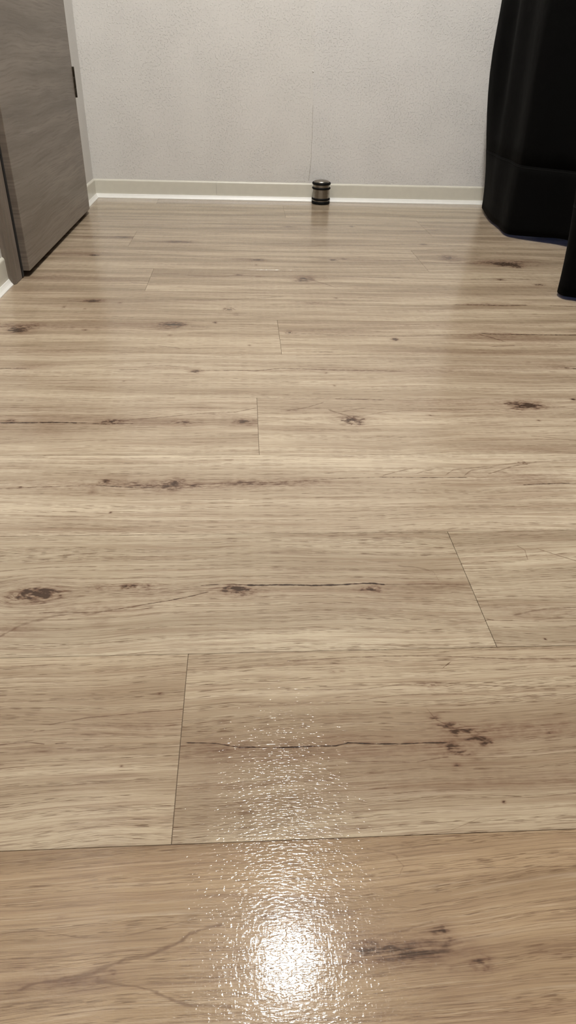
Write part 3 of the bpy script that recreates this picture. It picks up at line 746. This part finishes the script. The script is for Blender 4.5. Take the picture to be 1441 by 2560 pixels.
# ------------------------------------------------------------------ curtain
# plan control points (x, y) at the hem and at 0.55 m height, from the far end to the near end
CP = [((0.985, 2.600), (0.950, 2.600)), ((0.915, 2.610), (0.880, 2.610)), ((0.848, 2.565), (0.800, 2.570)), ((0.829, 2.490), (0.782, 2.500)), ((0.814, 2.400), (0.800, 2.420)), ((0.806, 2.335), (0.790, 2.350)),
      ((0.803, 2.250), (0.800, 2.260)), ((0.7935, 2.160), (0.794, 2.170)), ((0.808, 2.122), (0.806, 2.130)), ((0.860, 2.075), (0.862, 2.080)), ((0.914, 2.032), (0.915, 2.035)), ((0.955, 1.950), (0.955, 1.950)), ((0.950, 1.840), (0.945, 1.840)),
      ((0.880, 1.715), (0.870, 1.715)), ((0.775, 1.605), (0.755, 1.605)), ((0.722, 1.550), (0.690, 1.552)), ((0.716, 1.511), (0.690, 1.508)), ((0.742, 1.492), (0.730, 1.485)), ((0.830, 1.440), (0.830, 1.430)), ((0.920, 1.360), (0.925, 1.350)), ((0.955, 1.240), (0.955, 1.230)),
      ((0.890, 1.110), (0.880, 1.110)), ((0.800, 1.030), (0.785, 1.030)), ((0.780, 0.960), (0.770, 0.960)), ((0.860, 0.890), (0.860, 0.890)), ((0.940, 0.780), (0.940, 0.780)), ((0.940, 0.640), (0.940, 0.640)), ((0.840, 0.530), (0.830, 0.530)), ((0.800, 0.450), (0.790, 0.450)), ((0.880, 0.370), (0.880, 0.370)), ((0.960, 0.260), (0.960, 0.260))]
def catmull(pts, n=7):
    out = []
    P_ = [pts[0]] + pts + [pts[-1]]
    for i in range(1, len(P_) - 2):
        p0, p1, p2, p3 = P_[i - 1:i + 3]
        for k in range(n):
            t = k / n
            out.append(tuple(0.5 * ((2 * b_) + (-a + c_) * t + (2 * a - 5 * b_ + 4 * c_ - d_) * t * t + (-a + 3 * b_ - 3 * c_ + d_) * t ** 3) for a, b_, c_, d_ in zip(p0, p1, p2, p3)))
    out.append(pts[-1])
    return out
bot = catmull([c[0] for c in CP])
top = catmull([c[1] for c in CP])
NP = len(bot)
HEM = 0.195
def cpoint(i, z, off=0.0):
    t = min(1.0, z / 0.5)
    t = t * t * (3 - 2 * t) if z < 0.5 else 1.0
    x = bot[i][0] * (1 - t) + top[i][0] * t
    y = bot[i][1] * (1 - t) + top[i][1] * t
    x += 0.004 * math.sin(9 * z + i * 0.13) * (1 if z > .25 else z / .25)
    if off:
        a, b_ = bot[max(0, i - 1)], bot[min(NP - 1, i + 1)]
        tx, ty = b_[0] - a[0], b_[1] - a[1]
        l = math.hypot(tx, ty) or 1
        x += ty / l * off
        y -= tx / l * off
    return x, y, z
def hem_z(i):
    # the cloth lifts a little between the folds
    x = bot[i][0]
    return 0.008 + 0.012 * max(0.0, min(1.0, (x - 0.80) / 0.12)) + 0.0
def cloth(levels, off, zf):
    vs_, fs = [], []
    n = len(levels)
    for i in range(NP):
        for l in levels:
            vs_.append(cpoint(i, zf(i, l), off))
    for i in range(NP - 1):
        for k in range(n - 1):
            fs.append((i * n + k, (i + 1) * n + k, (i + 1) * n + k + 1, i * n + k + 1))
    bm = bmesh.new(); bm.from_mesh(mesh(vs_, fs)); return from_bm(bm)
ct = empty('curtain', (0.85, 1.5, 0))
tag(ct, 'black floor-length blackout curtain hanging in deep folds over the window', 'curtain')
def cparts(name, me, mat, thick):
    o = link(name, me, mat, None, True)
    o.parent = ct
    o.matrix_parent_inverse = Matrix.Translation((-0.85, -1.5, 0))
    if thick:
        md = o.modifiers.new('thickness', 'SOLIDIFY'); md.thickness = thick; md.offset = 0
    return o
cparts('cloth', cloth([HEM - 0.012 + (2.10 - HEM) * (k / 34) for k in range(35)], 0.0, lambda i, l: l), M_curtain, 0.0016)
hem_ob = cparts('hem', cloth([k / 8 for k in range(9)], 0.0, lambda i, l: hem_z(i) + (HEM - hem_z(i)) * l), M_curtain, 0.0026)
# stitched line along the top of the hem
vs_, fs = [], []
for i in range(NP):
    x, y, z = cpoint(i, HEM - 0.006, 0.0)
    a, b_ = bot[max(0, i - 1)], bot[min(NP - 1, i + 1)]
    tx, ty = b_[0] - a[0], b_[1] - a[1]
    l = math.hypot(tx, ty) or 1
    nx_, ny_ = ty / l, -tx / l
    for k in range(6):
        a_ = math.pi * k / 3
        o_ = 0.0009 * math.cos(a_)
        vs_.append((x + nx_ * o_ * 2.2, y + ny_ * o_ * 2.2, z + 0.0012 * math.sin(a_)))
for i in range(NP - 1):
    for k in range(6):
        j = (k + 1) % 6
        fs.append((i * 6 + k, i * 6 + j, (i + 1) * 6 + j, (i + 1) * 6 + k))
bm = bmesh.new(); bm.from_mesh(mesh(vs_, fs))
link('hem_stitching', from_bm(bm), M_thread, hem_ob, True)
